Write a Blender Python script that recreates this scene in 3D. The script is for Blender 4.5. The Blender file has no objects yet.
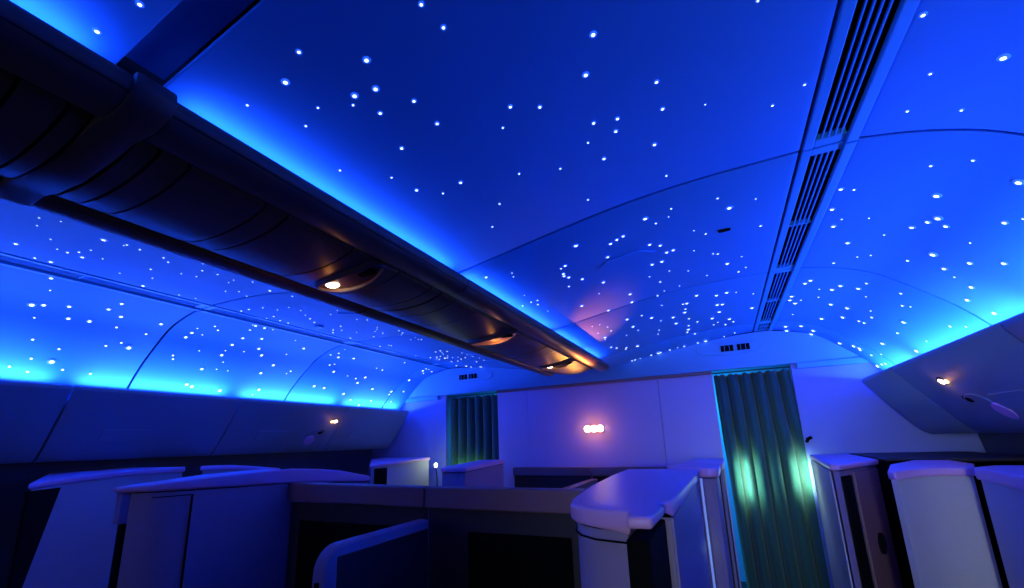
import bpy, math, random
from mathutils import Vector, Matrix
PI = math.pi
sc = bpy.context.scene
COL = sc.collection

# ------------------------------------------------------------------ camera, world, exposure, lights
vs = sc.view_settings
vs.view_transform = 'Standard'; vs.look = 'None'; vs.gamma = 1.0; vs.use_curve_mapping = False
vs.exposure = 0.0
EYE = Vector((1.112, 0.0, 1.5))
yaw, pitch, roll = math.radians(25.1602), math.radians(13.1084), math.radians(-1.9823)
f_ = Vector((-math.sin(yaw)*math.cos(pitch), math.cos(yaw)*math.cos(pitch), math.sin(pitch)))
r_ = Vector((math.cos(yaw), math.sin(yaw), 0)); u_ = r_.cross(f_)
rt = math.cos(roll)*r_ + math.sin(roll)*u_; up = -math.sin(roll)*r_ + math.cos(roll)*u_
cam = bpy.data.objects.new('camera', bpy.data.cameras.new('camera')); COL.objects.link(cam)
R_ = Matrix((rt, up, -f_)).transposed().to_4x4()
cam.matrix_world = Matrix.Translation(EYE) @ R_
cam.data.sensor_fit = 'HORIZONTAL'; cam.data.sensor_width = 36
cam.data.lens = 435.609/1024*36
cam.data.shift_y = (341-294)/1024
cam.data.clip_start = 0.02
sc.camera = cam

w = bpy.data.worlds.new('world'); sc.world = w; w.use_nodes = True
w.node_tree.nodes['Background'].inputs[0].default_value = (0.01, 0.02, 0.1, 1)
w.node_tree.nodes['Background'].inputs[1].default_value = 0.0

def aim(o, d):
    o.rotation_euler = Vector(d).to_track_quat('-Z', 'Y').to_euler()
def area(name, loc, d, sx, sy, power, color, spread=180):
    l = bpy.data.lights.new(name, 'AREA'); l.shape = 'RECTANGLE'; l.size = sx; l.size_y = sy
    l.energy = power; l.color = color; l.spread = math.radians(spread)
    o = bpy.data.objects.new(name, l); COL.objects.link(o); o.location = loc; aim(o, d); return o
def point(name, loc, power, color, rad=0.02):
    l = bpy.data.lights.new(name, 'POINT'); l.energy = power; l.color = color; l.shadow_soft_size = rad
    o = bpy.data.objects.new(name, l); COL.objects.link(o); o.location = loc; return o
def spot(name, loc, d, power, color, ang, blend=.6, rad=0.015):
    l = bpy.data.lights.new(name, 'SPOT'); l.energy = power; l.color = color; l.spot_size = math.radians(ang)
    l.spot_blend = blend; l.shadow_soft_size = rad
    o = bpy.data.objects.new(name, l); COL.objects.link(o); o.location = loc; aim(o, d); return o

BLUE = (0.036, 0.13, 1.0)
VIOLET = (0.16, 0.12, 1.0)
WARM = (1.0, 0.34, 0.08)
P_SIDE, P_MID = 15.0, 2.6          # watts per metre of cove LED
L_JOINTS = [-1.80, -0.85, 0.12, 1.11, 2.05, 3.07, 3.97]
R_JOINTS = [-1.80, -0.85, 0.12, 1.15, 2.14, 3.30, 3.97]
for side, js in ((-1, L_JOINTS), (1, R_JOINTS)):
    for a, b in zip(js, js[1:]):
        ln = b-a-0.12
        dim = (0.10 if b < .5 else .26 if b < 1.3 else .8 if b < 2.3 else 1.0) if side > 0 else (.25 if b < .2 else .88)   # the rear zone is dimmed
        o = area('cove_led', (side*2.15, (a+b)/2, 1.858 + (.018 if side < 0 else 0)), (side*-0.45, 0, 1), ln, 0.02, P_SIDE*ln*dim, BLUE if side > 0 else (0.05, 0.155, 1.0))
        # long side of the rectangle along the cabin
        o.rotation_euler = (0, 0, 0)
        z = -Vector((side*-0.45, 0, 1)).normalized(); y = Vector((0, 1, 0))
        o.rotation_euler = Matrix((y, z.cross(y), z)).transposed().to_euler()
MID_SEG = [(-1.6, -0.80), (-0.74, 0.26), (0.375, 1.36), (1.42, 2.46), (2.52, 3.10), (3.14, 3.62)]
for side in (-1, 1):
    for a, b in MID_SEG:
        ln = b-a-0.03
        o = area('cove_led', (side*0.226, (a+b)/2, 2.138), (side*0.5, 0, 1), ln, 0.02, P_MID*ln, BLUE)
        z = -Vector((side*0.5, 0, 1)).normalized(); y = Vector((0, 1, 0))
        o.rotation_euler = Matrix((y, z.cross(y), z)).transposed().to_euler()
# warm lamps: on the bulkhead, reading lamps
point('bulkhead_lamp_light', (0.03, 3.90, 1.60), 0.8, WARM, 0.03)
spot('bulkhead_lamp_beam', (0.03, 3.90, 1.62), (0.385, -1.10, 0.585), 120.0, (1.0, 0.20, 0.03), 19, 1.0, 0.02)
spot('bulkhead_lamp_belly', (0.03, 3.90, 1.62), (0.05, -0.72, 0.47), 26.0, (1.0, 0.38, 0.06), 34, 1.0, 0.02)
# aisle courtesy lamps
point('courtesy_light_front', (-1.47, 3.72, 1.36), 0.9, (0.70, 0.95, 0.50), 0.02)
area('courtesy_light_aisle', (1.215, 3.955, 1.16), (0.1, 1, 0), .02, .26, 1.0, (0.50, 1.0, 0.70), 140)
area('courtesy_light_aisle', (1.595, 3.955, 1.19), (0.1, 1, 0), .02, .22, 1.0, (0.60, 1.0, 0.70), 140)
point('courtesy_light_window', (1.40, 3.55, 1.22), 1.2, (0.55, 1.0, 0.65), 0.015)
# galley light behind the curtains; added fill lights behind the camera
area('galley_light', (1.2, 4.9, 2.1), (0, 0.3, -1), 0.6, 0.3, 22, (0.03, 0.6, 1.0))
area('galley_light', (-1.2, 4.9, 2.1), (0, 0.3, -1), 0.6, 0.3, 26, (0.06, 0.8, 1.0))
area('rear_fill_light', (1.35, -2.55, 1.45), (0.6, 4.95, -0.35), 0.5, 0.4, 7.5, (0.42, 0.52, 0.60), 44)

area('rear_fill_light', (-1.25, -2.55, 1.45), (0.05, 1, -0.05), 0.5, 0.4, 2.6, (0.50, 0.50, 0.66), 120)
area('courtesy_light_aisle', (-1.30, 3.955, 1.24), (0, 1, 0), .35, .05, .45, (0.45, 1.0, 0.35), 140)

# ------------------------------------------------------------------ materials
def mat(name, col, rough=0.5, metal=0.0, noise=0.0, nscale=40, bump=0.0, emis=None, estr=0, spec=0.5, sheen=0, col2=None):
    m = bpy.data.materials.new(name); m.use_nodes = True
    nt = m.node_tree; b = nt.nodes['Principled BSDF']
    b.inputs['Base Color'].default_value = (*col, 1); b.inputs['Roughness'].default_value = rough
    b.inputs['Metallic'].default_value = metal; b.inputs['Specular IOR Level'].default_value = spec
    if sheen: b.inputs['Sheen Weight'].default_value = sheen
    if noise or bump:
        tc = nt.nodes.new('ShaderNodeTexCoord'); n = nt.nodes.new('ShaderNodeTexNoise')
        n.inputs['Scale'].default_value = nscale; n.inputs['Detail'].default_value = 4
        nt.links.new(tc.outputs['Object'], n.inputs['Vector'])
        if noise:
            mx = nt.nodes.new('ShaderNodeMixRGB'); mx.blend_type = 'MIX'
            c2 = col2 or tuple(c*(1-noise) for c in col)
            mx.inputs[1].default_value = (*col, 1); mx.inputs[2].default_value = (*c2, 1)
            nt.links.new(n.outputs['Fac'], mx.inputs[0]); nt.links.new(mx.outputs[0], b.inputs['Base Color'])
        if bump:
            bp = nt.nodes.new('ShaderNodeBump'); bp.inputs['Strength'].default_value = bump
            bp.inputs['Distance'].default_value = 0.002
            nt.links.new(n.outputs['Fac'], bp.inputs['Height']); nt.links.new(bp.outputs[0], b.inputs['Normal'])
    if emis:
        b.inputs['Emission Color'].default_value = (*emis, 1); b.inputs['Emission Strength'].default_value = estr
    return m
M = dict(
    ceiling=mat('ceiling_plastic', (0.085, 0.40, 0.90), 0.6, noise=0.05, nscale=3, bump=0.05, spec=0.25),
    backing=mat('dark_backing', (0.01, 0.012, 0.03), 0.9),
    bin=mat('bin_plastic', (0.22, 0.30, 0.40), 0.5, noise=0.06, nscale=5, bump=0.05),
    midbin=mat('center_bin_plastic', (0.16, 0.10, 0.09), 0.42, noise=0.06, nscale=5, bump=0.05),
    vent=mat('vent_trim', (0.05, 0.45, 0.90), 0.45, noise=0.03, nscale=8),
    black=mat('black_recess', (0.004, 0.004, 0.005), 0.9, noise=0.2, nscale=20, spec=0.1),
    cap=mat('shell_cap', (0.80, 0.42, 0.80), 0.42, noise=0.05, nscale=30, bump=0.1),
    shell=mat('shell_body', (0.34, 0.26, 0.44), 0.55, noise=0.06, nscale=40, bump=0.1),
    fabric=mat('shell_fabric', (0.62, 0.58, 0.66), 0.9, noise=0.22, nscale=220, bump=0.4),
    divider=mat('divider_mauve', (0.30, 0.15, 0.19), 0.5, noise=0.06, nscale=30),
    darkpanel=mat('divider_dark', (0.04, 0.03, 0.04), 0.6, noise=0.1, nscale=20),
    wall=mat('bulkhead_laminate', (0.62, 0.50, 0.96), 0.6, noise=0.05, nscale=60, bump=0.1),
    outwall=mat('bulkhead_laminate_shaded', (0.30, 0.36, 0.85), 0.6, noise=0.05, nscale=60, bump=0.1),  # darker copy of the bulkhead laminate; shade put into its colour
    sidewall=mat('side_wall', (0.06, 0.08, 0.12), 0.6, noise=0.05, nscale=10),
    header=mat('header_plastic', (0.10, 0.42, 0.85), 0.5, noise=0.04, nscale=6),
    curtain=mat('curtain_teal', (0.035, 0.15, 0.13), 0.9, noise=0.35, nscale=60, bump=0.5, sheen=0.3),
    carpet=mat('carpet_navy', (0.02, 0.02, 0.04), 0.95, noise=0.4, nscale=200, bump=0.5),
    metal=mat('dark_metal', (0.10, 0.10, 0.12), 0.35, metal=0.8, noise=0.1),
    dish=mat('lit_dish', (0.75, 0.55, 0.40), 0.5, noise=0.05),  # pale warm tone for one dish; its orange light put into the colour
    lamp=mat('lamp_glow', (1, .6, .3), 0.4, emis=(1.0, 0.42, 0.14), estr=9),
    lamphot=mat('lamp_hot', (1, .8, .5), 0.4, emis=(1.0, 0.72, 0.42), estr=14),
    lampgreen=mat('courtesy_lamp_glow', (.9, 1, .6), 0.4, emis=(0.9, 1.0, 0.5), estr=8),
    strip=mat('strip_glow', (.7, .9, 1), 0.4, emis=(0.14, 0.24, 0.75), estr=0.45),
    star=mat('star_core', (1, 1, 1), 0.3, emis=(0.72, 0.86, 1.0), estr=3.2),
    halo=mat('star_glow_ring', (.2, .4, 1), 0.5, emis=(0.02, 0.13, 1.0), estr=0.9),  # dim blue ring around each star core; lens glow built into the mesh
)
for k in ('star', 'halo', 'lamp', 'lamphot', 'lampgreen', 'strip'):
    try: M[k].cycles.emission_sampling = 'NONE'
    except Exception: pass

# ------------------------------------------------------------------ helpers
class MB:
    def __init__(s): s.v = []; s.f = []; s.m = []
    def add(s, vs_, fs, mi=0):
        n = len(s.v); s.v += [tuple(p) for p in vs_]; s.f += [tuple(i+n for i in f) for f in fs]; s.m += [mi]*len(fs)
    def box(s, x0, x1, y0, y1, z0, z1, mi=0):
        s.add([(x0,y0,z0),(x1,y0,z0),(x1,y1,z0),(x0,y1,z0),(x0,y0,z1),(x1,y0,z1),(x1,y1,z1),(x0,y1,z1)],
              [(0,3,2,1),(4,5,6,7),(0,1,5,4),(1,2,6,5),(2,3,7,6),(3,0,4,7)], mi)
    def prism(s, pts, zb, zt, mi=0):
        """pts CCW seen from above; zb, zt numbers or functions of (x, y)"""
        fb = zb if callable(zb) else (lambda x, y: zb); ft = zt if callable(zt) else (lambda x, y: zt)
        n = len(pts)
        v = [(x, y, fb(x, y)) for x, y in pts] + [(x, y, ft(x, y)) for x, y in pts]
        s.add(v, [tuple(range(n))[::-1], tuple(range(n, 2*n))] + [(i, (i+1) % n, n+(i+1) % n, n+i) for i in range(n)], mi)
    def ext_y(s, pts, y0, y1, mi=0, steps=1):
        """closed (x,z) profile pushed along the cabin"""
        n = len(pts); v = []
        for k in range(steps+1):
            y = y0+(y1-y0)*k/steps; v += [(x, y, z) for x, z in pts]
        f = [tuple(range(n)), tuple(range(steps*n, (steps+1)*n))[::-1]]
        for k in range(steps):
            f += [(k*n+i, (k+1)*n+i, (k+1)*n+(i+1) % n, k*n+(i+1) % n) for i in range(n)]
        s.add(v, f, mi)
    def tube(s, p, r, seg=10, mi=0):
        p = [Vector(q) for q in p]; v = []
        for i, q in enumerate(p):
            d = (p[min(i+1, len(p)-1)]-p[max(i-1, 0)]).normalized()
            a = d.orthogonal().normalized(); b = d.cross(a)
            v += [q+(a*math.cos(2*PI*k/seg)+b*math.sin(2*PI*k/seg))*r for k in range(seg)]
        f = [tuple(range(seg))[::-1], tuple(range((len(p)-1)*seg, len(p)*seg))]
        for i in range(len(p)-1):
            f += [(i*seg+k, i*seg+(k+1) % seg, (i+1)*seg+(k+1) % seg, (i+1)*seg+k) for k in range(seg)]
        s.add(v, f, mi)
    def build(s, name, mats, parent=None, bevel=0, smooth=False, seg=2):
        me = bpy.data.meshes.new(name); me.from_pydata(s.v, [], s.f)
        for m in (mats if isinstance(mats, (list, tuple)) else [mats]): me.materials.append(m)
        me.polygons.foreach_set('material_index', s.m); me.update()
        import bmesh
        bm = bmesh.new(); bm.from_mesh(me); bmesh.ops.recalc_face_normals(bm, faces=bm.faces); bm.to_mesh(me); bm.free()
        o = bpy.data.objects.new(name, me); COL.objects.link(o)
        if parent:
            o.parent = parent
            if parent.type == 'EMPTY' or True:
                o.matrix_parent_inverse = parent.matrix_world.inverted() if parent.type != 'EMPTY' else Matrix.Translation(-parent.location)
        if smooth:
            for p in me.polygons: p.use_smooth = True
        if bevel:
            b = o.modifiers.new('bevel', 'BEVEL'); b.width = bevel; b.segments = seg; b.limit_method = 'ANGLE'; b.angle_limit = math.radians(28)
            b.harden_normals = False
        if smooth:
            e = o.modifiers.new('edges', 'EDGE_SPLIT'); e.split_angle = math.radians(32)
        return o
def thing(name, label, cat, loc=(0, 0, 0), group=None):
    o = bpy.data.objects.new(name, None); COL.objects.link(o); o.location = loc; o.empty_display_size = .05
    o['label'] = label; o['category'] = cat
    if group: o['group'] = group
    return o
def tag(o, label, cat, group=None):
    o['label'] = label; o['category'] = cat
    if group: o['group'] = group
    return o
def struct(o): o['kind'] = 'structure'; return o
def lerp_tab(t, tab):
    if t <= tab[0][0]: return tab[0][1]
    for (a, va), (b, vb) in zip(tab, tab[1:]):
        if t <= b: return va+(vb-va)*(t-a)/(b-a)
    return tab[-1][1]
def chaikin(pts, n=2):
    for _ in range(n):
        q = []
        for a, b in zip(pts, pts[1:]):
            q += [(a[0]*.75+b[0]*.25, a[1]*.75+b[1]*.25), (a[0]*.25+b[0]*.75, a[1]*.25+b[1]*.75)]
        pts = [pts[0]]+q+[pts[-1]]
    return pts
def offset(pts, d):
    """inset (d>0) of a CCW polygon"""
    n = len(pts); out = []
    for i in range(n):
        p0, p1, p2 = Vector(pts[i-1]), Vector(pts[i]), Vector(pts[(i+1) % n])
        a = (p1-p0).normalized(); b = (p2-p1).normalized()
        na = Vector((-a.y, a.x)); nb = Vector((-b.y, b.x)); m = (na+nb)
        if m.length < 1e-5: m = na
        m.normalize(); k = d/max(.5, m.dot(na)); q = p1+m*k; out.append((q.x, q.y))
    return out

# ------------------------------------------------------------------ room shell
mb = MB(); mb.box(-2.7, 2.7, -2.6, 5.6, -0.05, 0); struct(mb.build('floor', M['carpet']))
for side, nm in ((-1, 'wall_left'), (1, 'wall_right')):
    prof = [(2.62, 1.46), (2.66, 1.2), (2.68, 0.8), (2.64, 0.3), (2.55, 0.0), (2.75, 0.0), (2.80, 0.8), (2.76, 1.5), (2.62, 1.5)]
    mb = MB(); mb.ext_y([(side*x, z) for x, z in prof], -2.6, 4.0)
    mb.ext_y([(side*x, z) for x, z in [(2.60, 1.50), (2.72, 1.50), (2.72, 2.5), (2.60, 2.5)]], -2.6, 5.6)
    struct(mb.build(nm, M['sidewall'], smooth=True))
mb = MB(); mb.box(-2.75, 2.75, -2.7, -2.6, 0, 2.6); struct(mb.build('wall_rear', M['sidewall']))
mb = MB(); mb.box(-2.75, 2.75, -2.7, 5.7, 2.42, 2.47); struct(mb.build('ceiling', M['backing']))

CEIL = [(.205, 2.172), (.31, 2.19), (.45, 2.215), (.61, 2.245), (.87, 2.29), (1.12, 2.312), (1.418, 2.315)]
COUT = [(1.561, 2.309), (1.69, 2.285), (1.83, 2.235), (1.95, 2.145), (2.09, 2.03), (2.18, 1.93), (2.25, 1.83), (2.27, 1.78)]
SEAMS = [-1.72, -0.77, 0.3185, 1.41, 2.50, 3.68, 3.99]
def panel_profile(pts, side, th=.012):
    pts = chaikin(pts, 2)
    lo = [(side*x, z) for x, z in pts]
    # thickness upwards and outwards
    hi = []
    for i, (x, z) in enumerate(pts):
        a = pts[max(i-1, 0)]; b = pts[min(i+1, len(pts)-1)]
        d = Vector((b[0]-a[0], b[1]-a[1])).normalized(); n = Vector((-d.y, d.x))
        if n.y < 0 or (abs(n.y) < .2 and n.x < 0): n = -n
        hi.append((side*(x+n.x*th), z+n.y*th))
    return lo+hi[::-1]
def sag(x, y):     # the last bay dips towards the bulkhead header
    return lerp_tab(abs(x), [(.95, .045), (1.41, 0)])*max(0, (y-3.68)/.31) if abs(x) < 1.41 else 0
SEAM_GAP = {0.3185: 0.067}
for side in (-1, 1):
    for tab in (CEIL, COUT):
        for a, b in zip(SEAMS, SEAMS[1:]):
            ga = (SEAM_GAP.get(a, .013) if tab is CEIL else .013)/2; gb = (SEAM_GAP.get(b, .013) if tab is CEIL else .013)/2
            mb = MB(); mb.ext_y(panel_profile(tab, side), a+ga, b-gb)
            if tab is CEIL and a > 3.5: mb.v = [(x, y, z-sag(x, y)) for x, y, z in mb.v]
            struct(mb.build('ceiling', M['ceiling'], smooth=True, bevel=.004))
    # recessed band between the inner panels, over the structural frame
    mb = MB(); mb.ext_y(panel_profile([(x, z+.045) for x, z in CEIL], side), .275, .362)
    struct(mb.build('trim_1', M['ceiling'], smooth=True))

# long slotted air vents, one per bay, in the gap between inner and outer panels
side_word = {-1: 'left', 1: 'right'}
bay_word = ['rearmost bay', 'nearest bay', 'second bay ahead', 'third bay ahead', 'short bay at bulkhead']
for side in (-1, 1):
    for k, (a, b) in enumerate(zip(SEAMS[1:], SEAMS[2:])):
        t = thing('air_vent', 'blue slotted ceiling air vent, %s side, %s' % (side_word[side], bay_word[k]), 'air vent', (side*1.475, (a+b)/2, 2.31), 'ceiling air vents')
        y0, y1 = a+.004, b-.004
        mb = MB()
        for x0, x1, z0 in ((1.426, 1.452, 2.312), (1.530, 1.559, 2.303)):
            xs = sorted((side*x0, side*x1)); mb.box(xs[0], xs[1], y0, y1, z0, z0+.03)
        e = min(.035, (b-a)*.12)
        for q0, q1 in ((y0, y0+e), (y1-e, y1), ((y0+y1)/2-.004, (y0+y1)/2+.004)):
            xs = sorted((side*1.452, side*1.530)); mb.box(xs[0], xs[1], q0, q1, 2.313, 2.335)
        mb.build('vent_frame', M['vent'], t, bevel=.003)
        mb = MB(); xs = sorted((side*1.4535, side*1.5285)); mb.box(xs[0], xs[1], y0, y1, 2.395, 2.40)
        for q in (xs[0], xs[1]): mb.box(q-.002, q+.002, y0, y1, 2.318, 2.396)
        mb.build('vent_duct', M['black'], t)
        for j in range(4):
            x = 1.468+j*.0155
            mb = MB(); xs = sorted((side*(x-.0018), side*(x+.0018))); mb.box(xs[0], xs[1], y0+.02, y1-.02, 2.314, 2.321)
            mb.build('slat', M['vent'], t)

# hatch and small sensor in the ceiling
CCH, OCH = chaikin(CEIL, 2), chaikin(COUT, 2)
def ceil_z(x): return lerp_tab(abs(x), CCH if abs(x) < 1.47 else OCH)
for sx, yy, lab in ((1, 1.88, 'flat six-sided hatch flush in the ceiling right of the center bins'), (-1, 1.88, 'flat six-sided hatch flush in the ceiling left of the center bins')):
    pts = [(.69, yy-.03), (.74, yy-.07), (.88, yy-.07), (.94, yy-.01), (.89, yy+.04), (.74, yy+.04)]
    if sx < 0: pts = [(-x, y) for x, y in pts][::-1]
    mb = MB(); mb.prism(pts, lambda x, y: ceil_z(x)-.008, lambda x, y: ceil_z(x)-.001)
    tag(mb.build('ceiling_hatch', M['ceiling'], bevel=.002), lab, 'hatch')
mb = MB(); mb.prism([(1.190, 1.835), (1.235, 1.840), (1.238, 1.855), (1.193, 1.858)], 2.306, 2.318)
tag(mb.build('smoke_sensor', M['black'], bevel=.003), 'small dark slot of a smoke sensor in the starry ceiling near the vent', 'sensor')
mb = MB(); n = 20
mb.add([(-1.28+.03*math.cos(2*PI*k/n), 2.02+.03*math.sin(2*PI*k/n), 2.3) for k in range(n)]+[(-1.28+.03*math.cos(2*PI*k/n), 2.02+.03*math.sin(2*PI*k/n), 2.32) for k in range(n)],
       [tuple(range(n))]+[(k, (k+1) % n, n+(k+1) % n, n+k) for k in range(n)])
tag(mb.build('ceiling_button', M['vent'], bevel=.004), 'small round disc on the ceiling between the center bins and left vent', 'ceiling disc')

# ------------------------------------------------------------------ outboard overhead bins
BP = [(2.105, 1.862), (2.075, 1.872), (2.058, 1.862), (2.060, 1.842), (2.095, 1.79), (2.15, 1.715), (2.22, 1.625), (2.29, 1.535), (2.335, 1.485), (2.375, 1.462), (2.60, 1.468), (2.60, 1.52), (2.60, 1.79), (2.30, 1.79), (2.115, 1.795), (2.105, 1.81)]
def bin_x(z):   # face x at height z
    return lerp_tab(-z, [(-1.842, 2.060), (-1.79, 2.095), (-1.715, 2.15), (-1.625, 2.22), (-1.535, 2.29), (-1.485, 2.335)])
bw = ['rearmost', 'second from the rear', 'third from the rear', 'fourth from the rear', 'fifth from the rear', 'at the front bulkhead']
def bin_face_pt(side, y, z, out=0):
    n = Vector((-0.72, 0, -0.69)).normalized()
    return Vector((side*(bin_x(z)+n.x*out), y, z+n.z*out+(.018 if side < 0 else 0)))
for side, js in ((-1, L_JOINTS), (1, R_JOINTS)):
    for k, (a, b) in enumerate(zip(js, js[1:])):
        t = thing('overhead_bin', 'closed grey overhead bin along the %s wall, %s' % (side_word[side], bw[k]), 'overhead bin', (side*2.3, (a+b)/2, 1.46), 'outboard overhead bins')
        mb = MB(); mb.ext_y([(side*x, z) for x, z in [(q[0], q[1]+(.018 if side < 0 else 0)) for q in BP]], a+.005, b-.005); mb.build('bin_body', M['bin'], t, bevel=.004, smooth=True)
        # flush latch plate low on the door
        mb = MB(); yc = (a+b)/2-.12
        if b-a > .8:
            for y0, y1, z0, z1, o in ((yc-.13, yc+.13, 1.572, 1.64, .004),):
                v = []
                for o_ in (-.004, o):
                    for y, z in ((y0, z0), (y1, z0), (y1, z1), (y0, z1)):
                        p = bin_face_pt(side, y, z, o_); v.append(p)
                mb.add(v, [(0, 1, 2, 3), (4, 7, 6, 5), (0, 4, 5, 1), (1, 5, 6, 2), (2, 6, 7, 3), (3, 7, 4, 0)])
            mb.build('latch', M['bin'], t, bevel=.003)
    # reading lamp, gasper and call disc on the bin face near Y = 3
    def disc(name, m, y, z, ry, rz, out, par, th=.008, dome=0.0):
        c = bin_face_pt(side, y, z, 0); n = Vector((side*-0.72, 0, -0.69)).normalized()
        e1 = Vector((0, 1, 0)); e2 = e1.cross(n).normalized(); q = MB(); K = 20
        v = [c+n*(-.004)+e1*ry*math.cos(2*PI*i/K)+e2*rz*math.sin(2*PI*i/K) for i in range(K)]
        v += [c+n*out+e1*ry*math.cos(2*PI*i/K)+e2*rz*math.sin(2*PI*i/K) for i in range(K)]
        v += [c+n*(out+dome)]
        q.add(v, [tuple(range(K))[::-1]]+[(i, (i+1) % K, K+(i+1) % K, K+i) for i in range(K)]+[(K+i, K+(i+1) % K, 2*K) for i in range(K)])
        return q.build(name, m, par, smooth=True)
    t = thing('reading_light', 'glowing orange reading light on the %s overhead bin face' % side_word[side], 'reading light', bin_face_pt(side, 3.0, 1.73), 'reading lights on the side bins')
    ly = 3.0 if side < 0 else 2.93
    disc('bezel', M['metal'], ly, 1.73, .034, .026, .004, t)
    disc('lens', M['lamphot'], ly, 1.73, .022, .016, .006, t, dome=.006)
    disc('lens_ring', M['lamp'], ly-.035, 1.725, .012, .010, .007, t, dome=.002)
    point('reading_light_glow', bin_face_pt(side, ly, 1.73, .05), 0.08, WARM, .015)
    t = thing('air_gasper', 'dark round air nozzle and pale oval disc below the orange light, %s bins' % side_word[side], 'air nozzle', bin_face_pt(side, 2.84, 1.6), 'air nozzles on the side bins')
    disc('nozzle', M['black'], 2.90, 1.632, .045, .03, .006, t, dome=.003)
    disc('cover_disc', M['cap'], 2.83 if side < 0 else 2.76, 1.565, .05, .05, .006, t, dome=.004)
    disc('bezel', M['bin'], 2.86, 1.60, .10, .075, .003, t)

# ------------------------------------------------------------------ center overhead unit
TUBE = [(.196, 2.082), (.205, 2.070), (.235, 2.064), (.270, 2.068), (.296, 2.082), (.306, 2.100), (.302, 2.116), (.292, 2.118), (.275, 2.104), (.24, 2.098), (.205, 2.100)]
TUBE = [q for a, c in zip(TUBE, TUBE[1:]+TUBE[:1]) for q in ((a[0]*.75+c[0]*.25, a[1]*.75+c[1]*.25), (a[0]*.25+c[0]*.75, a[1]*.25+c[1]*.75))]
BELLY = [(-.182, 2.086), (-.176, 2.074), (-.12, 2.055), (-.06, 2.046), (0, 2.043), (.06, 2.046), (.12, 2.055), (.176, 2.074), (.182, 2.086), (.10, 2.10), (-.10, 2.10)]
mb = MB(); mb.ext_y([(-.20, 2.105), (.20, 2.105), (.20, 2.16), (.15, 2.2), (-.15, 2.2), (-.20, 2.16)], -2.5, 3.70)
mb.ext_y([(-.30, 2.085), (.30, 2.085), (.29, 2.098), (-.29, 2.098)], -2.5, 3.60)
struct(mb.build('trim_2', M['backing']))
BAYS = [(-1.70, -.78, [-1.45, -1.2, -.95]), (-.76, .281, [-.52, -.3, -.06, .19, .25]), (.346, 1.345, [.385, .44, .61, .67, .89, 1.10, 1.28]),
        (1.352, 2.49, [1.45, 1.62, 1.90, 2.12, 2.3]), (2.497, 3.70, [2.62, 2.88, 3.14, 3.4])]
baynames = ['farthest behind the viewer', 'just behind the ring joint', 'between the ring joint and second seam', 'fourth along, with the orange-lit oval dish', 'ending at the bulkhead, glowing orange']
for k, (a, b, cuts) in enumerate(BAYS):
    t = thing('center_overhead_unit', 'dark rounded center overhead unit, %s' % baynames[k], 'center overhead unit', (0, (a+b)/2, 2.04), 'center overhead units')
    for side in (-1, 1):
        mb = MB(); 
        if k == 4:
            P = [(side*x, z) for x, z in TUBE]
            mb.ext_y(P, a, b-.10)
            cx, cz = side*.25, 2.09; n = len(P); prev = len(mb.v)-n
            for j, (sc_, dy) in enumerate(((.93, .05), (.75, .085), (.4, .10))):
                mb.v += [(cx+(x-cx)*sc_, b-.10+dy, cz+(z-cz)*sc_) for x, z in P]
                base = len(mb.v)-n
                for i in range(n): mb.f.append((prev+i, base+i, base+(i+1) % n, prev+(i+1) % n)); mb.m.append(0)
                prev = base
            mb.f.append(tuple(range(prev, prev+n))); mb.m.append(0)
        else: mb.ext_y([(side*x, z) for x, z in TUBE], a, b)
        mb.build('side_rail', M['midbin'], t, smooth=True)
    ys = [a]+[c for c in cuts if a+.02 < c < b-.02]+[b]
    for y0, y1 in zip(ys, ys[1:]):
        mb = MB(); last = (k == 4 and y1 == b)
        if last:
            P = BELLY; n = len(P); K = 7; y1e = b-.03
            for j in range(K+1):
                u = j/K; s_ = math.sqrt(max(0, 1-(u*.97)**2.4)); yy = y0+.003+(y1e-y0)*u
                mb.v += [(x*(.12+.88*s_), yy, 2.086+(z-2.086)*(.12+.88*s_)) for x, z in P]
            mb.f.append(tuple(range(n))); mb.m.append(0); mb.f.append(tuple(range(K*n, K*n+n))[::-1]); mb.m.append(0)
            for j in range(K):
                for i in range(n): mb.f.append((j*n+i, (j+1)*n+i, (j+1)*n+(i+1) % n, j*n+(i+1) % n)); mb.m.append(0)
        else: mb.ext_y(BELLY, y0+.003, y1-.003)
        mb.build('lower_panel', M['midbin'], t, smooth=True)
# ring joint over the structural frame
mb = MB(); RINGP0 = [(-.325, 2.10), (-.31, 2.072), (-.26, 2.052), (-.19, 2.058), (-.12, 2.040), (0, 2.026), (.12, 2.040), (.19, 2.058), (.26, 2.052), (.31, 2.072), (.325, 2.10), (.32, 2.135), (.28, 2.12), (-.28, 2.12), (-.32, 2.135)]
RINGP = [(x*.975, 2.09+(z-2.09)*.75) for x, z in RINGP0]
mb.ext_y(RINGP, .282, .345); mb.ext_y([(x*1.0, 2.09+(z-2.09)*.86) for x, z in RINGP], .292, .334)
tag(mb.build('ring_joint', M['midbin'], smooth=True, bevel=.006), 'thick dark ring joint wrapped around the center overhead unit', 'ring joint')

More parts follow.
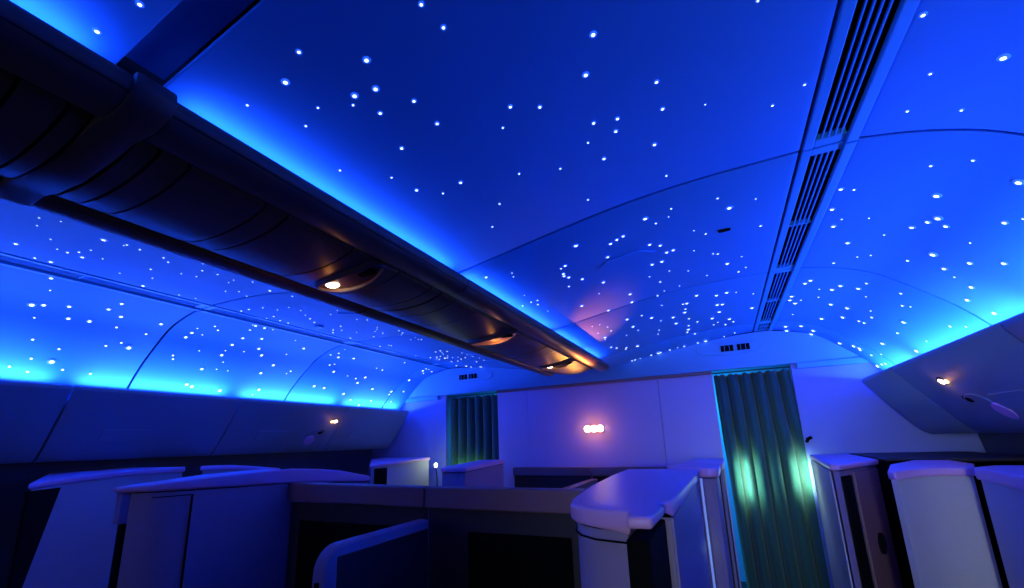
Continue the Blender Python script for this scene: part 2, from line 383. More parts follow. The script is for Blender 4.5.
# reading lights in oval dishes under the center unit
def belly_z(x): return lerp_tab(x, [(p[0], p[1]) for p in BELLY[1:8]])
for yy, lx, lab in ((1.0, -.02, 'orange reading light in the nearest oval dish under the center bins'),
                    (2.02, -.075, 'orange-lit oval dish under the center bins, second from the viewer'),
                    (3.01, .0, 'bright orange reading light under the center bins, nearest the bulkhead')):
    t = thing('reading_light', lab, 'reading light', (.05, yy, 2.03), 'reading lights under the center bins')
    K = 32; mb = MB(); cx, ra, rb = .055, .145, .05
    rings = []
    for s_, dz in ((1.0, .004), (.99, -.012), (.93, -.014), (.88, -.004), (.5, -.001), (.02, -.001)):
        rings.append([(cx+ra*s_*math.cos(2*PI*i/K), yy+rb*s_*math.sin(2*PI*i/K), belly_z(max(-.176, min(.176, cx+ra*s_*math.cos(2*PI*i/K))))+dz-.004) for i in range(K)])
    mb.v = [p for r in rings for p in r]
    for j in range(len(rings)-1):
        for i in range(K): mb.f.append((j*K+i, j*K+(i+1) % K, (j+1)*K+(i+1) % K, (j+1)*K+i)); mb.m.append(0 if j < 2 else 1)
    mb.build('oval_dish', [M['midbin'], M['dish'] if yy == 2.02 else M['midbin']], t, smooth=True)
    mb = MB(); v = []; K = 14; rr = .021
    for j in range(5):
        ph = j/4*PI/2
        v += [(lx+rr*math.cos(ph)*math.cos(2*PI*i/K)*1.25, yy+rr*math.cos(ph)*math.sin(2*PI*i/K), belly_z(lx)-.002-rr*.6*math.sin(ph)) for i in range(K)]
    mb.add(v, [(j*K+i, j*K+(i+1) % K, (j+1)*K+(i+1) % K, (j+1)*K+i) for j in range(4) for i in range(K)]+[tuple(range(K))])
    if yy != 2.02: mb.build('lens', M['lamphot'], t, smooth=True)
    else: mb.build('lens', M['metal'], t, smooth=True)
    mb = MB(); mb.box(.10, .165, yy-.012, yy+.012, belly_z(.13)-.014, belly_z(.13)); mb.build('switch', M['black'], t, bevel=.004)
    point('reading_light_glow', (lx+.01, yy-.02, belly_z(lx)-.045) if yy != 2.02 else (.06, yy, 2.012), 0.07 if yy != 2.02 else .14, WARM, .012)

# ------------------------------------------------------------------ bulkhead, header, galley
WY = 4.02
mb = MB()
for x0, x1 in ((-.965, -.634), (-.630, .630), (.634, 1.075)):
    mb.box(x0, x1, WY, WY+.05, 0, 2.0)
mb.box(-.965, 1.075, WY+.004, WY+.05, 1.995, 2.2)
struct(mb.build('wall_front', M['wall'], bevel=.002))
for x0, x1 in ((-2.70, -1.60), (1.645, 2.70)):
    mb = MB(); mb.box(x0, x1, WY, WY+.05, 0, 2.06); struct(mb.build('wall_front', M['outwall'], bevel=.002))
HEAD = chaikin([(-2.20, 2.02), (-2.11, 2.08), (-2.0, 2.16), (-1.80, 2.25), (-1.54, 2.305), (-1.41, 2.305), (-1.12, 2.285), (-.9, 2.252), (-.6, 2.203), (-.3, 2.155), (0, 2.145), (.3, 2.155), (.6, 2.203), (.9, 2.252), (1.12, 2.285), (1.41, 2.305), (1.54, 2.305), (1.80, 2.25), (2.0, 2.16), (2.11, 2.08), (2.20, 2.02)], 2)
mb = MB(); n = len(HEAD); lo = 2.030
v = [(x, 3.955, z) for x, z in HEAD]+[(x, 3.985, lo) for x, z in HEAD]+[(x, WY+.02, z+.0) for x, z in HEAD]+[(x, WY+.02, lo) for x, z in HEAD]
mb.add(v, [f for i in range(n-1) for f in ((i, i+1, n+i+1, n+i), (2*n+i, 3*n+i, 3*n+i+1, 2*n+i+1), (i, 2*n+i, 2*n+i+1, i+1), (n+i, n+i+1, 3*n+i+1, 3*n+i))]+[(0, n, 3*n, 2*n), (n-1, 3*n-1, 4*n-1, 2*n-1)])
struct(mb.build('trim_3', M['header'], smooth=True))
mb = MB(); mb.box(-.965, 1.075, 3.995, WY+.01, 2.004, 2.030); struct(mb.build('trim_4', M['divider'], bevel=.004))
# closing wall over the header up to the roof
mb = MB(); mb.box(-2.75, 2.75, WY+.02, WY+.06, 2.055, 2.45); struct(mb.build('wall_front', M['sidewall']))
for side in (-1, 1):   # sloping shelf where header meets the side bins
    mb = MB(); xs = sorted((side*1.68, side*2.22)); mb.box(xs[0], xs[1], 3.97, WY+.01, 1.985, 2.028)
    struct(mb.build('trim_5', M['header'], bevel=.004))
# header air grilles
for side in (-1, 1):
    t = thing('header_grille', 'oval plate with two dark grilles on the header above the %s curtain' % side_word[side], 'air grille', (side*1.22, 3.95, 2.2), 'header air grilles')
    K = 28; mb = MB(); v = []
    for yo in (3.966, 3.954):
        for i in range(K):
            th = 2*PI*i/K; c, s_ = math.cos(th), math.sin(th)
            x = side*1.22+math.copysign(abs(c)**.6, c)*.24; z = 2.197+math.copysign(abs(s_)**.8, s_)*.05; v.append((x, yo-(z-2.197)*.16, z))
    mb.add(v, [tuple(range(K)), tuple(range(K, 2*K))[::-1]]+[(i, (i+1) % K, K+(i+1) % K, K+i) for i in range(K)]); mb.build('plate', M['header'], t, bevel=.003)
    for c in (1.215, 1.335):
        g = MB(); cs = side*c; g.box(cs-.046, cs+.046, 3.945, 3.954, 2.172, 2.222); gg = g.build('grille', M['black'], t)
        for j in range(5):
            g = MB(); g.box(cs-.046+.0184*j+.006, cs-.046+.0184*j+.009, 3.942, 3.946, 2.172, 2.222)
            if j in (1, 3): g.build('slat', M['header'], gg)
# galley space beyond the curtains
mb = MB(); mb.box(-2.75, 2.75, 5.55, 5.6, 0, 2.5); struct(mb.build('wall_galley', M['header']))

# bulkhead lamp: row of three warm lights
t = thing('bulkhead_lamp', 'row of three glowing orange lights mounted on the bulkhead', 'wall lamp', (.03, WY, 1.6))
mb = MB(); mb.box(-.06, .12, WY-.014, WY, 1.560, 1.636); mb.build('back_plate', M['cap'], t, bevel=.006)
for j in range(3):
    mb = MB(); c = (-.03+j*.06, 1.598); K = 14; v = []
    for q in range(4):
        ph = q/3*PI/2; v += [(c[0]+.031*math.cos(ph)*math.cos(2*PI*i/K), WY-.013-.014*math.sin(ph), c[1]+.031*math.cos(ph)*math.sin(2*PI*i/K)) for i in range(K)]
    mb.add(v, [(q*K+i, q*K+(i+1) % K, (q+1)*K+(i+1) % K, (q+1)*K+i) for q in range(3) for i in range(K)]); mb.build('bulb', M['lamphot'], t, smooth=True)

# ------------------------------------------------------------------ curtains
def curtain(x0, x1, folds, label, flare, seed):
    rnd = random.Random(seed); mb = MB(); NX, NZ = folds*14, 40; v = []
    ph = [rnd.uniform(-.5, .5) for _ in range(4)]
    for k in range(NZ+1):
        z = .03+(1.992-.03)*k/NZ
        for i in range(NX+1):
            u = i/NX; x = x0+(x1-x0)*u
            if flare: x += flare*(u if flare > 0 else 1-u)**3*lerp_tab(z, [(0, 1.9), (1.3, 1.2), (1.44, 1.0), (1.6, .4), (1.95, 0)])
            if flare: x += .036*(1-u)*(1-z/2)
            s_ = abs(math.sin(PI*folds*(u+.010*math.sin(3*z+ph[0]))))
            y = 4.135-.105*s_**.5+.006*math.sin(9*u+2.3*z+ph[2])
            v.append((x, y, z+(.006*math.sin(folds*2*PI*u*1.7) if k == NZ else 0)))
    W = NX+1
    mb.add(v, [(k*W+i, k*W+i+1, (k+1)*W+i+1, (k+1)*W+i) for k in range(NZ) for i in range(NX)])
    t = thing('curtain', label, 'curtain', ((x0+x1)/2, 4.05, 0))
    o = mb.build('cloth', M['curtain'], t, smooth=True); o.modifiers.remove(o.modifiers['edges'])
    s_ = o.modifiers.new('thick', 'SOLIDIFY'); s_.thickness = .003
    mb = MB(); mb.tube([(x0-.01, 4.055, 2.012), (x1+.01, 4.055, 2.012)], .006); mb.build('rail', M['metal'], t)
    return t
curtain(-1.585, -.975, 6, 'pleated teal curtain left of the bulkhead, top corner pale', 0, 3)
t = curtain(1.084, 1.645, 6, 'tall pleated teal curtain right of the bulkhead with greenish glow', .045, 8)
mb = MB(); mb.tube([(1.655, 3.99, 1.43), (1.672, 3.975, 1.455), (1.690, 3.98, 1.462)], .012); mb.tube([(1.665, 4.02, 1.452), (1.672, 3.975, 1.452)], .008)
mb.build('tie_back', M['black'], t)

# ------------------------------------------------------------------ suite shells
def shell(label, pts, zt, th, body=None, body_mat='shell', cap_mat='cap', inset=.012, groove=True, zg=.007, extra=None, bev=.009):
    """pts: CCW outline of the cap; zt, th numbers or functions of y"""
    area_ = sum(p[0]*q[1]-q[0]*p[1] for p, q in zip(pts, pts[1:]+pts[:1]))
    if area_ < 0: pts = pts[::-1]
    ft = zt if callable(zt) else (lambda x, y: zt)
    fth = th if callable(th) else (lambda x, y: th)
    cx = sum(p[0] for p in pts)/len(pts); cy = sum(p[1] for p in pts)/len(pts)
    t = thing('seat_shell', label, 'seat shell', (cx, cy, 0), 'seat shells of the suites')
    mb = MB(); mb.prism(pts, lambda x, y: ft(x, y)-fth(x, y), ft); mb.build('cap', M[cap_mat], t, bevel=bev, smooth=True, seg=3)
    bp = body or offset(pts, inset)
    if groove:
        mb = MB(); mb.prism(offset(bp, .006), lambda x, y: ft(x, y)-fth(x, y)-zg-.003, lambda x, y: ft(x, y)-fth(x, y)+.001); mb.build('shadow_gap', M['black'], t)
        low = lambda x, y: ft(x, y)-fth(x, y)-.005
    else: low = lambda x, y: ft(x, y)-fth(x, y)+.001
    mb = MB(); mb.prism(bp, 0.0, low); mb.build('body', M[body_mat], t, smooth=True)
    return t
def plate(t, name, p0, p1, z0, z1, th, m, bevel=.003, dy0=0):
    """upright plate between two ground points, thickness to its right-hand side"""
    a, b = Vector(p0), Vector(p1); d = (b-a).normalized(); n = Vector((d.y, -d.x))*th
    mb = MB(); mb.prism([tuple(a), tuple(a+n), tuple(b+n), tuple(b)], z0, z1); return mb.build(name, M[m], t, bevel=bevel)
def rnd_corner(pts, idx, n=2):
    return pts

# large one, right of the divider
S7 = [(.618, 2.44), (.625, 2.07), (.655, 1.60), (.700, 1.24), (.722, 1.155), (.752, 1.105), (.80, 1.068), (.885, 1.050), (.898, 1.040), (.902, .975), (.955, .98), (.957, 1.15), (.945, 1.18), (.945, 1.20), (.968, 1.24), (.975, 2.35), (.93, 2.42)]
S7body = [(.632, 2.42), (.64, 2.07), (.668, 1.60), (.712, 1.25), (.733, 1.17), (.76, 1.12), (.805, 1.082), (.885, 1.063), (.890, 1.085), (.890, 1.27), (.962, 1.27), (.966, 2.34), (.925, 2.41)]
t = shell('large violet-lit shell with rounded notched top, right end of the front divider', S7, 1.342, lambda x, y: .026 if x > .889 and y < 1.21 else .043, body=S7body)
mb = MB(); lp = [(.7115, 1.24), (.7325, 1.163), (.7605, 1.113), (.807, 1.076), (.888, 1.057)]
o = offset([(q[0], q[1]) for q in lp], 0)
mb.add([(x, y, z) for x, y in [(a*1.0-.001, b-.001) for a, b in lp] for z in (1.270, 1.274)], [(2*i, 2*i+2, 2*i+3, 2*i+1) for i in range(4)])
q = mb.build('groove', M['black'], t); s_ = q.modifiers.new('s', 'SOLIDIFY'); s_.thickness = .0025; s_.offset = 0
mb = MB(); mb.box(.894, .942, .995, 1.262, .3, 1.292); mb.build('sliding_door', M['black'], t, bevel=.004)
mb = MB(); mb.box(.8905, .905, 1.066, 1.085, 0, 1.29); mb.box(.945, .957, 1.262, 1.27, 0, 1.29); mb.build('door_jamb', M['shell'], t, bevel=.002)
# its neighbour ahead
t = shell('narrow rounded shell just ahead of the large notched shell, beside a light strip', [(.80, 2.72), (.80, 2.60), (.86, 2.50), (.965, 2.41), (.985, 2.385), (1.02, 2.375), (1.05, 2.385), (1.062, 2.42), (1.064, 2.72)], 1.348, .045)
mb = MB(); mb.tube([(.978, 2.378, .55), (.978, 2.378, 1.30)], .0055); mb.build('light_strip', M['strip'], t)
point('strip_glow_light', (.985, 2.33, 1.0), .015, (.5, .9, .8), .03)
t = shell('pale-topped shell between the large notched shell and the teal curtain', [(.87, 2.80), (1.075, 2.76), (1.085, 3.30), (.88, 3.32)], 1.350, .04, body_mat='darkpanel')
plate(t, 'door_edge', (1.058, 2.775), (1.072, 2.775), 0, 1.31, .01, 'shell')

# left center shell, mirror of the large one with an arched top
def zt2(x, y): return lerp_tab(y, [(.88, 1.383), (1.0, 1.398), (1.25, 1.410), (1.5, 1.414), (1.75, 1.395), (2.06, 1.332)])
def zb2(x, y): return lerp_tab(y, [(.88, 1.366), (1.0, 1.366), (1.5, 1.350), (2.06, 1.306)])
S2 = [(-.995, .905), (-.945, .895), (-.925, .915), (-.86, .945), (-.812, 1.0), (-.785, 1.08), (-.772, 1.22), (-.768, 1.35), (-.768, 1.5), (-.770, 1.65), (-.772, 1.8), (-.775, 1.95), (-.79, 2.04), (-.90, 2.10), (-.98, 2.08), (-.985, 1.8), (-.99, 1.5), (-.995, 1.2)]
B2 = [(-.93, .935), (-.868, .962), (-.822, 1.01), (-.796, 1.085), (-.783, 1.22), (-.779, 1.35), (-.779, 1.5), (-.781, 1.8), (-.786, 1.95), (-.80, 2.03), (-.90, 2.08), (-.965, 2.06), (-.97, 1.5), (-.975, 1.2), (-.93, 1.1)]
t = shell('long arched violet-edged shell, left end of the front divider', S2, zt2, lambda x, y: zt2(x, y)-zb2(x, y), body=B2)
mb = MB(); mb.prism([(-.985, .915), (-.935, .908), (-.93, .935), (-.932, 1.0), (-.983, 1.0)], 1.255, 1.364); mb.build('door_flap', M['shell'], t, bevel=.004)
mb = MB(); mb.box(-.982, -.938, .93, 1.19, .2, 1.36); mb.build('sliding_door', M['black'], t, bevel=.004)
# access panel seam on its face
mb = MB(); seam = [(-.8475, .965), (-.8185, 1.01), (-.7935, 1.07)]
mb.add([(x+.0015, y-.0015, z) for x, y in seam for z in (1.343, 1.3465)], [(0, 2, 3, 1), (2, 4, 5, 3)])
mb.add([(-.7922, 1.07, .1), (-.7900, 1.077, .1), (-.7900, 1.077, 1.3465), (-.7922, 1.07, 1.3465)], [(0, 1, 2, 3)])
q = mb.build('panel_seam', M['black'], t); s_ = q.modifiers.new('s', 'SOLIDIFY'); s_.thickness = .001; s_.offset = 0

# outboard left shells
def aisle_shell(label, pts, zt, th, recess, panel, fab='fabric'):
    t = shell(label, pts, zt, th, body_mat='shell', groove=False)
    return t
def zt1(x, y): return lerp_tab(y, [(.87, 1.400), (1.1, 1.412), (1.35, 1.424), (1.62, 1.424)])
t = shell('pale shell nearest the viewer on the left, with a black recess', [(-1.60, .865), (-1.74, 1.03), (-1.83, 1.30), (-1.86, 1.62), (-2.45, 1.62), (-2.40, 1.19)][::-1], zt1, .030, body_mat='fabric', groove=False,
          body=[(-1.625, .885), (-1.755, 1.035), (-1.842, 1.30), (-1.872, 1.61), (-2.44, 1.61), (-2.39, 1.21)][::-1])
mb = MB(); P_ = lambda u, z: (-1.612-.123*u, .872+.143*u, z)
mb.add([P_(0, 1.366), P_(1, 1.366), P_(.12, .82), P_(0, .82)], [(0, 1, 2, 3)])
q = mb.build('recess', M['black'], t); s_ = q.modifiers.new('s', 'SOLIDIFY'); s_.thickness = .012; s_.offset = 0  # flat black plate; the hollow's shade put into its colour
def zt3(x, y): return lerp_tab(y, [(1.66, 1.424), (1.85, 1.420), (2.0, 1.405), (2.25, 1.372)])
t = shell('low pale arched shell top peeking over the left center shell', [(-1.82, 1.68), (-1.815, 1.85), (-1.81, 2.0), (-1.80, 2.22), (-2.4, 2.22), (-2.4, 2.02)][::-1], zt3, .03, body_mat='fabric', groove=False)
def zt5(x, y): return lerp_tab(y, [(3.03, 1.345), (3.4, 1.368), (3.8, 1.385)])
t = shell('pale shell by the left curtain with a small black window', [(-1.745, 3.05), (-1.69, 3.30), (-1.625, 3.78), (-2.3, 3.80), (-2.3, 3.66)][::-1], zt5, .028, body_mat='fabric', groove=False)
plate(t, 'window', (-1.738, 3.10), (-1.708, 3.225), .9, 1.315, .012, 'black')

# center front-left shell
def zt6(x, y): return lerp_tab(y, [(3.03, 1.318), (3.8, 1.352)])
S6 = [(-1.03, 3.12), (-1.005, 3.06), (-.95, 3.045), (-.80, 3.045), (-.77, 3.07), (-.76, 3.74), (-1.02, 3.76)]
t = shell('small pink-lit rounded shell in front of the left curtain', S6, zt6, .035)
plate(t, 'dark_side', (-1.02, 3.70), (-1.022, 3.13), 0, 1.28, .01, 'black')

# right side
def zt10(x, y): return 1.345
t = shell('flat-topped shell right of the tall curtain with dark end face', [(1.545, 2.63), (1.58, 2.61), (1.84, 3.06), (1.87, 3.82), (1.635, 3.82)], zt10, .028, body_mat='shell', groove=True,
          body=[(1.560, 2.66), (1.58, 2.635), (1.825, 3.07), (1.855, 3.80), (1.650, 3.80)])
plate(t, 'side_panel', (1.641, 3.79), (1.553, 2.66), 0, 1.312, .008, 'fabric')
plate(t, 'end_slot', (1.581, 2.632), (1.632, 2.722), 0, 1.29, .012, 'black')
plate(t, 'end_panel', (1.655, 2.765), (1.818, 3.053), 0, 1.30, .010, 'divider')
mb = MB(); c = Vector((1.735, 2.90, .95)); d = Vector((.163, .288, 0)).normalized(); nn = Vector((d.y, -d.x, 0)); K = 20
mb.add([c+nn*o_+d*.035*math.cos(2*PI*i/K)+Vector((0, 0, 1))*.05*math.sin(2*PI*i/K) for o_ in (.0, .02) for i in range(K)], [tuple(range(K)), tuple(range(K, 2*K))[::-1]]+[(i, (i+1) % K, K+(i+1) % K, K+i) for i in range(K)])
mb.build('knob', M['black'], t, bevel=.003)
t = thing('gap_filler', 'added low black block darkening the gap behind the second pale speckled shell', 'filler block', (2.2, 3.4, 0))  # added black block so the gap reads as dark
mb = MB(); mb.prism([(1.895, 3.12), (2.15, 3.02), (2.5, 3.02), (2.5, 3.9), (1.895, 3.9)], 0, 1.33); mb.build('body', M['black'], t, bevel=.01)
mb = MB(); mb.prism([(1.885, 3.11), (2.15, 3.01), (2.51, 3.01), (2.51, 3.91), (1.885, 3.91)], 1.331, 1.345); mb.build('top', M['darkpanel'], t, bevel=.004)
def zt11(x, y): return lerp_tab(y, [(2.35, 1.325), (2.6, 1.335), (2.95, 1.347)])
t = shell('tall pale speckled shell with curved face, second from the right', [(1.715, 2.44), (1.725, 2.385), (1.755, 2.42), (1.80, 2.475), (1.87, 2.53), (1.95, 2.555), (2.035, 2.545), (2.10, 2.72), (2.08, 2.90), (1.95, 2.93), (1.80, 2.72)], zt11, .036, body_mat='fabric', groove=False,
          body=[(1.722, 2.44), (1.735, 2.415), (1.76, 2.44), (1.81, 2.50), (1.875, 2.55), (1.95, 2.572), (2.03, 2.562), (2.085, 2.72), (2.065, 2.89), (1.95, 2.915), (1.81, 2.71)])
t = shell('pale speckled shell with violet top at the far right edge', [(1.985, 2.42), (1.965, 2.20), (1.925, 1.88), (1.89, 1.50), (2.45, 1.50), (2.45, 2.50), (2.08, 2.52)], 1.343, .048, body_mat='fabric', groove=False)

# ------------------------------------------------------------------ dividers
def divider(label, x0, x1, y, z0, z1, th, zband, screen=None, group='suite dividers'):
    t = thing('suite_divider', label, 'divider', ((x0+x1)/2, y, 0), group)
    mb = MB(); n = 4
    for i in range(n):
        xa = x0+(x1-x0)*i/n; xb = x0+(x1-x0)*(i+1)/n
    v = [(x0, y, z0-zband), (x1, y, z1-zband), (x1, y+th, z1-zband), (x0, y+th, z0-zband), (x0, y, z0), (x1, y, z1), (x1, y+th, z1), (x0, y+th, z0)]
    mb.add(v, [(0,3,2,1),(4,5,6,7),(0,1,5,4),(1,2,6,5),(2,3,7,6),(3,0,4,7)]); mb.build('top_rail', M['divider'], t, bevel=.006)
    mb = MB(); mb.box(x0+.004, x1-.004, y+.022, y+th-.015, 0, min(z0, z1)-zband+.001); mb.build('panel', M['darkpanel'], t, bevel=.002)
    if screen:
        mb = MB(); mb.box(screen[0], screen[1], y+.010, y+.026, .55, screen[2]); mb.build('monitor', M['black'], t, bevel=.004)
    return t
divider('dark mauve front divider joining the left arched shell', -.778, .002, 1.485, 1.350, 1.338, .06, .078, (-.70, -.13, 1.185))
divider('dark mauve front divider joining the large notched shell', .010, .655, 1.485, 1.338, 1.336, .06, .078, (.20, .60, 1.180))
divider('low divider in front of the bulkhead, left half', -.75, .002, 3.88, 1.268, 1.266, .07, .075)
divider('low divider in front of the bulkhead, right half', .010, .86, 3.88, 1.266, 1.264, .07, .075)
# center partition between the two seats, rounded front corner
t = thing('privacy_partition', 'dark privacy partition with bright blue rounded edge between the center seats', 'partition', (.01, 1.2, 0))
prof = [(1.478, 0.0), (1.478, 1.222)]+[(1.06+.075*math.cos(a)-.0, 1.147+.075*math.sin(a)) for a in [PI/2+PI/2*i/6 for i in range(7)]]+[(.985, 0.0)]
mb = MB(); n = len(prof)
for x0, x1, m_ in ((-.014, .036, 0),):
    mb.add([(x0, y, z) for y, z in prof]+[(x1, y, z) for y, z in prof], [tuple(range(n)), tuple(range(n, 2*n))[::-1]]+[(i, (i+1) % n, n+(i+1) % n, n+i) for i in range(n)])
mb.build('panel', M['shell'], t, bevel=.008, smooth=True, seg=3)
mb = MB(); mb.box(.0355, .040, 1.03, 1.47, .05, 1.19); mb.build('face_panel', M['darkpanel'], t, bevel=.003)
mb = MB(); mb.box(.003, .019, .979, .987, .3, 1.13); mb.build('slot', M['black'], t, bevel=.003)
# partition of the front pair, sloping arm
t = thing('privacy_partition', 'short pink-lit partition in front of the bulkhead divider', 'partition', (.1, 3.2, 0))
mb = MB(); mb.box(.0, .07, 2.95, 3.87, 0, 1.170); mb.build('panel', M['divider'], t, bevel=.008)

# added lamp boxes on the rear wall around the fill lights
for x in (-1.25, 1.35):
    t = thing('fill_lamp', 'added square frosted fill lamp on the rear wall, %s aisle' % ('left' if x < 0 else 'right'), 'wall lamp', (x, -2.6, 1.45), 'added fill lamps on the rear wall')
    mb = MB(); mb.box(x-.28, x+.28, -2.60, -2.565, 1.23, 1.67); mb.build('housing', M['metal'], t, bevel=.006)
    mb = MB(); mb.box(x-.255, x+.255, -2.568, -2.56, 1.25, 1.65); mb.build('diffuser', M['strip'], t)

# courtesy lamps
def small_lamp(label, loc, m='lampgreen', r=.018):
    t = thing('courtesy_lamp', label, 'lamp', loc, 'aisle courtesy lamps')
    x, y, z = loc; K = 14
    mb = MB(); v = []
    for q in range(7):
        ph = -PI/2+PI*q/6; v += [(x+r*math.cos(ph)*math.cos(2*PI*i/K), y+r*math.cos(ph)*math.sin(2*PI*i/K), z+r*1.3*math.sin(ph)) for i in range(K)]
    mb.add(v, [(q*K+i, q*K+(i+1) % K, (q+1)*K+(i+1) % K, (q+1)*K+i) for q in range(6) for i in range(K)]); mb.build('bulb', M[m], t, smooth=True)
    mb = MB(); mb.tube([(x, y, z-.02), (x, y+.02, z-.10), (x, y+.05, z-.9), (x, y+.05, 0.0)], .005); mb.build('stem', M['black'], t)
small_lamp('small bright yellow-green courtesy lamp beside the left curtain', (-1.602, 3.84, 1.300))

